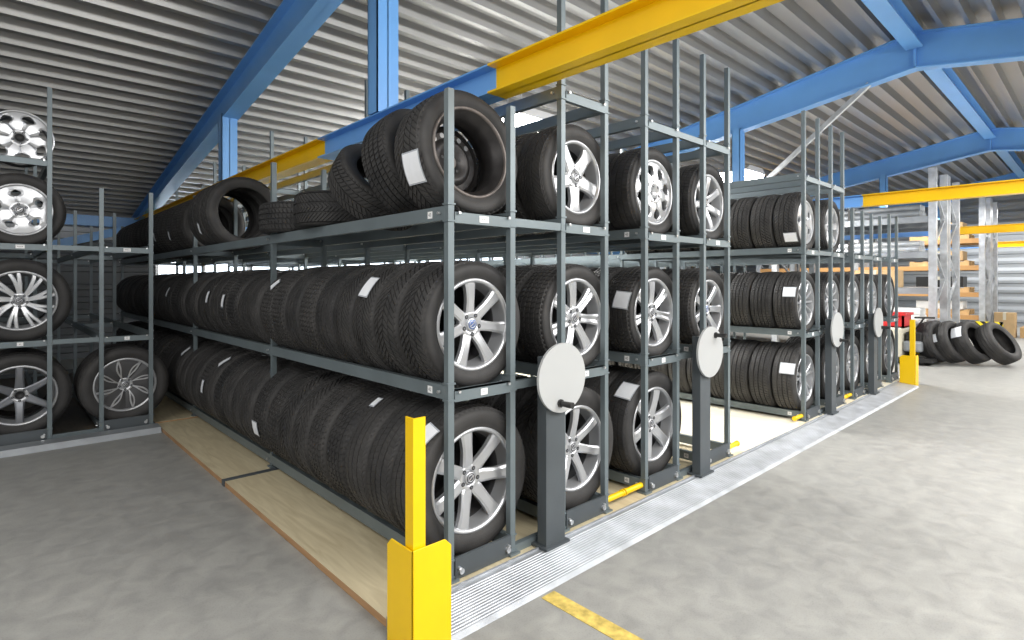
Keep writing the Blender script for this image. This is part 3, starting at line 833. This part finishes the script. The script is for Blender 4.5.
# wall_back with strip window between z 1.5 and 2.05 for x 2.4..12
WZ0, WZ1 = 1.42, 2.12
M['wallshade'] = mat('shade_toned_wall', (.12, .13, .14), .6)  # lower wall coloured dark to stand in for shade behind the left rack
mbk = cladding('w', 'y', Y1, XW0, XW1, 0, WZ0, M['wallshade'])
t_ = cladding('w', 'y', Y1, XW0, XW1, WZ1, 2.66, M['walllight']); mbk.add(t_.v, t_.f, M['walllight'])
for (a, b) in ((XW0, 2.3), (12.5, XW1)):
    t_ = cladding('w', 'y', Y1, a, b, WZ0, WZ1, M['wallshade']); mbk.add(t_.v, t_.f, M['wallshade'])
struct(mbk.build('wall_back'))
M['glass'] = mat('window_glass', (.9, .95, 1), .05, emit=(.95, .98, 1), es=0)
_b = M['glass'].node_tree.nodes['Principled BSDF']; _b.inputs['Transmission Weight'].default_value = 1.0; _b.inputs['IOR'].default_value = 1.02
for i in range(6):
    a = 2.3+i*1.7; b = a+1.7
    fr = MB()
    fr.box(a, b, Y1-.03, Y1+.03, WZ0, WZ0+.05, M['galv']); fr.box(a, b, Y1-.03, Y1+.03, WZ1-.05, WZ1, M['galv'])
    fr.box(a, a+.05, Y1-.03, Y1+.03, WZ0, WZ1, M['galv']); fr.box(b-.05, b, Y1-.03, Y1+.03, WZ0, WZ1, M['galv'])
    fr.box((a+b)/2-.02, (a+b)/2+.02, Y1-.02, Y1+.02, WZ0, WZ1, M['galv'])
    w = struct(fr.build('window_%d' % (i+1)))
    MB().box(a+.05, b-.05, Y1-.003, Y1+.003, WZ0+.05, WZ1-.05, M['glass']).build('pane', w)
struct(cladding('w', 'x', XW1, Y0, Y1, 0, 4.5, M['clad'], .30).build('wall_right'))
struct(cladding('w', 'x', XW0, Y0, Y1, 0, 4.5, M['walllight'], sgn=1).build('wall_left'))
struct(cladding('w', 'y', Y0, XW0, XW1, 0, 3.2, M['walllight'], sgn=1).build('wall_front'))
mb = MB(); mb.add([(XW0, Y0, 0), (XW1, Y0, 0), (XW1, Y1, 0), (XW0, Y1, 0)], [(0, 1, 2, 3)], M['concrete']); struct(mb.build('floor'))
# eave beam and wall bracing
mb = MB(); mb.box(XW0+.05, XW1-.05, Y1-.24, Y1-.08, 2.34, 2.52, M['blue']); tag(mb.build('eave_beam'), 'long blue horizontal beam where the roof meets the back wall', 'beam')
mb = MB(); mb.bar((.62, Y1-.30, 1.93), (2.0, Y1-.30, 2.36), .06, .14, M['blue']); tag(mb.build('wall_brace'), 'blue slanting brace seen on the back wall behind the left rack', 'brace')

# ------------------------------------------------------------------ right background: pallet racking
def upright_frame(x, y, h, w=.95, root=None, inv=None):
    # frame plane spans X (depth of the rack), two posts and zig-zag braces
    for dx in (0, w):
        mb = MB(); a = .055
        mb.prism([(x+dx-a, y-a), (x+dx+a, y-a), (x+dx+a, y+a), (x+dx+a*.4, y+a), (x+dx+a*.4, y+a-.01), (x+dx+a-.01, y-a+.01), (x+dx-a+.01, y-a+.01), (x+dx-a*.4, y+a-.01), (x+dx-a*.4, y+a), (x+dx-a, y+a)], 'z', 0, h, M['galv'])
        mb.build('upright', root, inv)
    z = .3; s = 0
    mb = MB()
    while z < h-.6:
        mb.bar((x+(0 if s else w), y, z), (x+(w if s else 0), y, z+.55), .03, .04, M['galv'], (0, 1, 0)); z += .55; s = 1-s
    mb.build('frame_brace', root, inv)
def pallet_rack(x, ys, h, label, levels, bm):
    r = thing('pallet_rack', label, 'shelving', (x, ys[0], 0), group='galvanised pallet racks'); inv = (-x, -ys[0], 0)
    for y in ys: upright_frame(x, y, h, .95, r, inv)
    for a, b in zip(ys[:-1], ys[1:]):
        for lz in levels:
            for dx in (0, .95):
                mb = MB(); mb.box(x+dx-.03, x+dx+.03, a+.05, b-.05, lz-.11, lz, bm); mb.build('load_beam', r, inv)
            mb = MB(); mb.box(x+.03, x+.92, a+.06, b-.06, lz-.02, lz, M['galv']); mb.build('shelf', r, inv)
    return r
PLV = [.62, 1.25, 1.88, 2.50]
pys = [2.10, 4.75, 7.4]
pallet_rack(11.9, pys, 3.32, 'nearest galvanised pallet rack behind the four tyres on the floor', PLV, M['greystock'])
pallet_rack(13.05, pys, 3.32, 'galvanised pallet rack backing directly onto the nearest one', PLV, M['greystock'])
pallet_rack(17.3, pys, 3.45, 'farther galvanised pallet rack with orange beams across the passage', [.55, 1.1, 1.75, 2.4], M['orange'])
pallet_rack(18.45, pys, 3.45, 'farthest galvanised pallet rack by the ribbed grey wall', [.55, 1.1, 1.75, 2.4], M['galv'])
# goods on racks
def pallet(x, y, z, w=1.1, d=.8, label='', rotz=0):
    r = thing('wooden_pallet', label, 'pallet', (x, y, z), (0, 0, rotz), group='wooden pallets')
    for i in range(5):
        mb = MB(); yy = -w/2+(w-.1)*i/4; mb.box(-d/2, d/2, yy, yy+.1, .10, .125, M['woodpal']); mb.build('deck_board', r)
    for i in range(3):
        mb = MB(); xx = -d/2+(d-.09)*i/2; mb.box(xx, xx+.09, -w/2, w/2, .02, .10, M['woodpal']); mb.box(xx, xx+.09, -w/2, w/2, 0, .02, M['woodpal']); mb.build('runner', r)
    return r
def carton(x, y, z, sx, sy, sz, label, m='carton', group='goods on the pallet racks'):
    r = thing('carton', label, 'box', (x, y, z), group=group)
    mb = MB(); mb.box(-sx/2, sx/2, -sy/2, sy/2, 0, sz, M[m]); bevel(mb.build('box_body', r), .01, 1)
    mb = MB(); mb.box(-sx/2-.001, sx/2+.001, -.03, .03, sz*.7, sz+.002, M['cream']); mb.build('tape', r)
    return r
def bundle(x, y, z, n, L, rad, label, m):
    r = thing('bar_bundle', label, 'bundle', (x, y, z), group='long stock on the pallet racks')
    for i in range(n):
        mb = MB(); row, c = divmod(i, 4)
        mb.cyl((-.3+c*rad*2.1+row*rad, -L/2, rad+row*rad*1.8), (-.3+c*rad*2.1+row*rad, L/2, rad+row*rad*1.8), rad, M[m], 10); mb.build('rod', r)
    mb = MB(); mb.box(-.3-rad*1.2, -.3+rad*9, -.02, .02, 0, rad*4.2, M['black']); mb.build('strap', r)
    return r
bundle(12.3, 3.4, .62, 7, 2.2, .07, 'bundle of pale tubes on lowest shelf of nearest pallet rack', 'white')
bundle(12.3, 3.4, 1.88, 7, 2.2, .055, 'bundle of grey tubes on third shelf of nearest pallet rack', 'galv')
bundle(12.3, 3.4, 2.50, 7, 2.2, .06, 'bundle of tubes on top shelf of nearest pallet rack', 'greystock')
carton(12.25, 3.0, 1.25, .5, .7, .32, 'brown carton on the second shelf of the nearest pallet rack')
carton(12.25, 4.1, 1.25, .5, .8, .26, 'dark grey carton on second shelf of nearest pallet rack, beside brown one', 'greystock')
carton(12.3, 4.2, 2.50+.26, .5, .5, .2, 'small brown carton on tubes on top shelf of nearest pallet rack')
y_ = 3.0
for q, (lz, col) in enumerate(((.55, 'white'), (1.1, 'black'), (1.75, 'carton'), (2.4, 'carton'))):
    pallet(17.75, 2.95, lz, 1.2, .8, 'wooden pallet on the %s shelf of the orange-beamed rack' % ['lowest', 'second', 'third', 'top'][q])
    carton(17.7, 2.95, lz+.125, .6, .95, [.20, .26, .24, .3][q], '%s box on pallet, %s shelf of the orange-beamed rack' % (['white', 'black', 'brown', 'brown'][q], ['lowest', 'second', 'third', 'top'][q]), col)
carton(17.7, 3.0, 0, .7, 1.0, .34, 'blue box on the floor under the orange-beamed rack', 'paleblue')
# hazard guards
for (x, y, lab) in ((11.74, 2.27, 'black and yellow striped guard at the foot of the nearest pallet rack'), (17.12, 2.0, 'black and yellow striped guard at the foot of the orange-beamed rack')):
    mb = MB(); mb.box(-.02, .02, -.28, .20, 0, .42, M['hazard']); mb.box(-.02, .2, -.28, -.24, 0, .42, M['hazard'])
    tag(mb.build('striped_guard', None, (x, y, 0)), lab, 'guard', 'striped rack guards')
# four tyres leaning on the floor
GF = 'tyres leaning on the floor at right'
fl = ['rightmost of four tyres leaning on the floor, its hollow side showing', 'floor tyre with white tag, second from right of four', 'floor tyre marked with small white tag, third from right of four', 'leftmost of four floor tyres, against the striped guard']
fx = [(0,0,-32,.35), (0,0,-24,.35), (0,0,-20,.345), (0,0,-14,.345)]
fp = [998, 972, 952, 936]
for (x, y, tl, Rt), lab, k in zip(fx, fl, range(4)):
    tz = Rt*math.cos(R_(tl))+.115*abs(math.sin(R_(tl)))+.001
    dd = ray(fp[k], 282); x = 9.05*dd.x+k*.09; y = 9.05*dd.y+k*.02
    tg = ()
    if k == 1: tg = ((R_(148), 0, .16, .22, .1),)
    if k == 2: tg = ((R_(165), .05, .07, .16, .0),)
    free_tyre(lab, (x, y, tz), (R_(tl), 0, R_(-17)), Rt, 'rib', .23, .225, tg, GF)
# truck behind far guard: stacker
t = thing('electric_stacker', 'small cream and grey warehouse truck with black wheels behind the far yellow guard', 'vehicle', (11.3, 2.38, 0))
t.scale = (.9, .9, .9)
mb = MB(); mb.box(-.35, .25, -.02, .5, .10, .655, M['cream']); bevel(mb.build('body', t), .03)
mb = MB(); mb.box(-.28, .28, -.32, -.02, .22, .42, M['greystock']); bevel(mb.build('hood', t), .04)
mb = MB(); mb.box(-.4, .4, -.5, .5, .06, .12, M['black']); mb.build('chassis', t)
mb = MB(); mb.box(-.2, .2, -.30, -.05, .42, .58, M['black']); bevel(mb.build('control_panel', t), .02)
mb = MB(); mb.cyl((-.1, -.18, .62), (-.3, -.36, .86), .015, M['black'], 8); mb.cyl((-.36, -.22, .86), (-.24, -.5, .86), .018, M['black'], 8); mb.build('steering_handle', t)
for a, b in ((-.25, -.3), (.25, -.3), (-.25, .35), (.25, .35)):
    mb = MB(); mb.cyl((a-.04, b, .085), (a+.04, b, .085), .085, M['black'], 20); mb.build('wheel', t)
mb = MB()
zb = .76
for (a, b, c, d) in ((-.25, .25, -.02, .01), (-.25, .25, .44, .47), (-.25, -.22, -.02, .47), (.22, .25, -.02, .47)): mb.box(a, b, c, d, zb, zb+.24, M['red'])
mb.box(-.25, .25, -.02, .47, zb, zb+.02, M['red']); mb.box(-.28, .28, -.05, .50, zb+.20, zb+.24, M['red'])
mb.box(-.21, .21, .02, .43, zb+.05, zb+.241, M['red'])
tag(mb.build('plastic_crate', None, (11.3, 2.36, -.168)), 'red plastic crate on the cream warehouse truck', 'crate')
# pallet with roll by the right wall
pallet(18.6, .95, 0, 1.1, .9, 'lower wooden pallet on the floor by the ribbed wall', .0)
pallet(18.6, .95, .127, 1.1, .9, 'upper wooden pallet stacked by the ribbed wall under the foil roll', .0)
r = thing('foil_roll', 'silver roll lying on the pallets by the ribbed wall', 'roll', (18.6, .93, .254))
mb = MB(); mb.cyl((0, -.5, .17), (0, .45, .17), .17, M['galv'], 32); mb.build('wrapped_roll', r)
mb = MB(); mb.cyl((0, -.56, .17), (0, .5, .17), .05, M['carton'], 20); mb.build('core_tube', r)
carton(18.3, 1.78, 0, .35, .4, .6, 'tall brown carton on the floor beside the pallets with foil roll', 'carton', 'goods by the ribbed wall')

# ------------------------------------------------------------------ lamps and added fill lights
def lamp(x, y, z, label):
    r = thing('ceiling_lamp', label, 'lamp', (x, y, z), group='bright ceiling lamps')
    mb = MB(); mb.prism([(-.40, .0), (.40, .0), (.26, .10), (-.26, .10)], 'y', -.45, .45, M['lampbody']); mb.build('housing', r)
    mb = MB(); mb.box(-.37, .37, -.42, .42, -.06, -.001, M['lamp']); mb.build('diffuser', r)
    mb = MB()
    for s in (-1, 1): mb.cyl((s*.12, 0, .12), (s*.12, 0, roofz(y)-z), .008, M['galv'], 6)
    mb.build('suspension', r)
lamp(4.85, 5.15, 3.32, 'glaring ceiling lamp seen beside the black steel wheel')
lamp(9.95, 4.75, 3.30, 'glaring ceiling lamp seen just above the open aisle')
def area(x, y, z, sx, sy, e, col=(1, .985, .96), rot=(0, 0, 0)):
    l = bpy.data.lights.new('area', 'AREA'); l.shape = 'RECTANGLE'; l.size = sx; l.size_y = sy; l.energy = e; l.color = col
    o = bpy.data.objects.new('area_light', l); C.objects.link(o); o.location = (x, y, z); o.rotation_euler = rot
    return o
area(1.5, -2.2, 3.3, 5, 2.5, 260, rot=(R_(25), 0, 0))  # fill lights added without fixtures, except the two at the ceiling lamps
area(6.5, -1.6, 3.3, 6, 2.5, 300, rot=(R_(20), 0, 0))
area(14, -1.5, 3.3, 8, 2.5, 310, rot=(R_(10), 0, 0))
area(4.85, 5.15, 3.25, 1.2, .8, 170)
area(9.95, 4.75, 3.22, 1.2, .8, 190)
area(15.8, 4.5, 3.2, 2.4, 4, 190)
area(20.8, 1.5, 3.3, 2, 5, 170)
area(-1.5, 3.0, 3.2, 2.5, 3, 45)
area(-3.2, .3, 2.1, 2.5, 1.6, 48, rot=(R_(78), 0, R_(-65)))  # added fill to brighten the left side of the racks
# upward bounce for roof
area(5.2, 4.2, 2.6, 2.2, 4, 36, rot=(PI, 0, 0))
area(.5, -2.5, .5, 3, 3, 18, rot=(PI, 0, 0))
area(12, 0, 1.0, 5, 3, 60, rot=(PI, 0, 0))

w = bpy.data.worlds.new('World'); bpy.context.scene.world = w; w.use_nodes = True
w.node_tree.nodes['Background'].inputs[0].default_value = (.86, .93, 1, 1)
w.node_tree.nodes['Background'].inputs[1].default_value = 3.5

# ------------------------------------------------------------------ camera
cd = bpy.data.cameras.new('cam'); cam = bpy.data.objects.new('camera', cd); C.objects.link(cam)
cam.location = (0, 0, HC); cam.rotation_euler = (PI/2, 0, -math.atan2(.682, .731))
cd.sensor_width = 36; cd.lens = F/1024*36; cd.shift_y = -(320-HY)/1024; cd.clip_start = .05; cd.clip_end = 200
bpy.context.scene.camera = cam
vs_ = bpy.context.scene.view_settings
vs_.view_transform = 'Standard'; vs_.look = 'None'; vs_.exposure = 0.45; vs_.gamma = 1.0
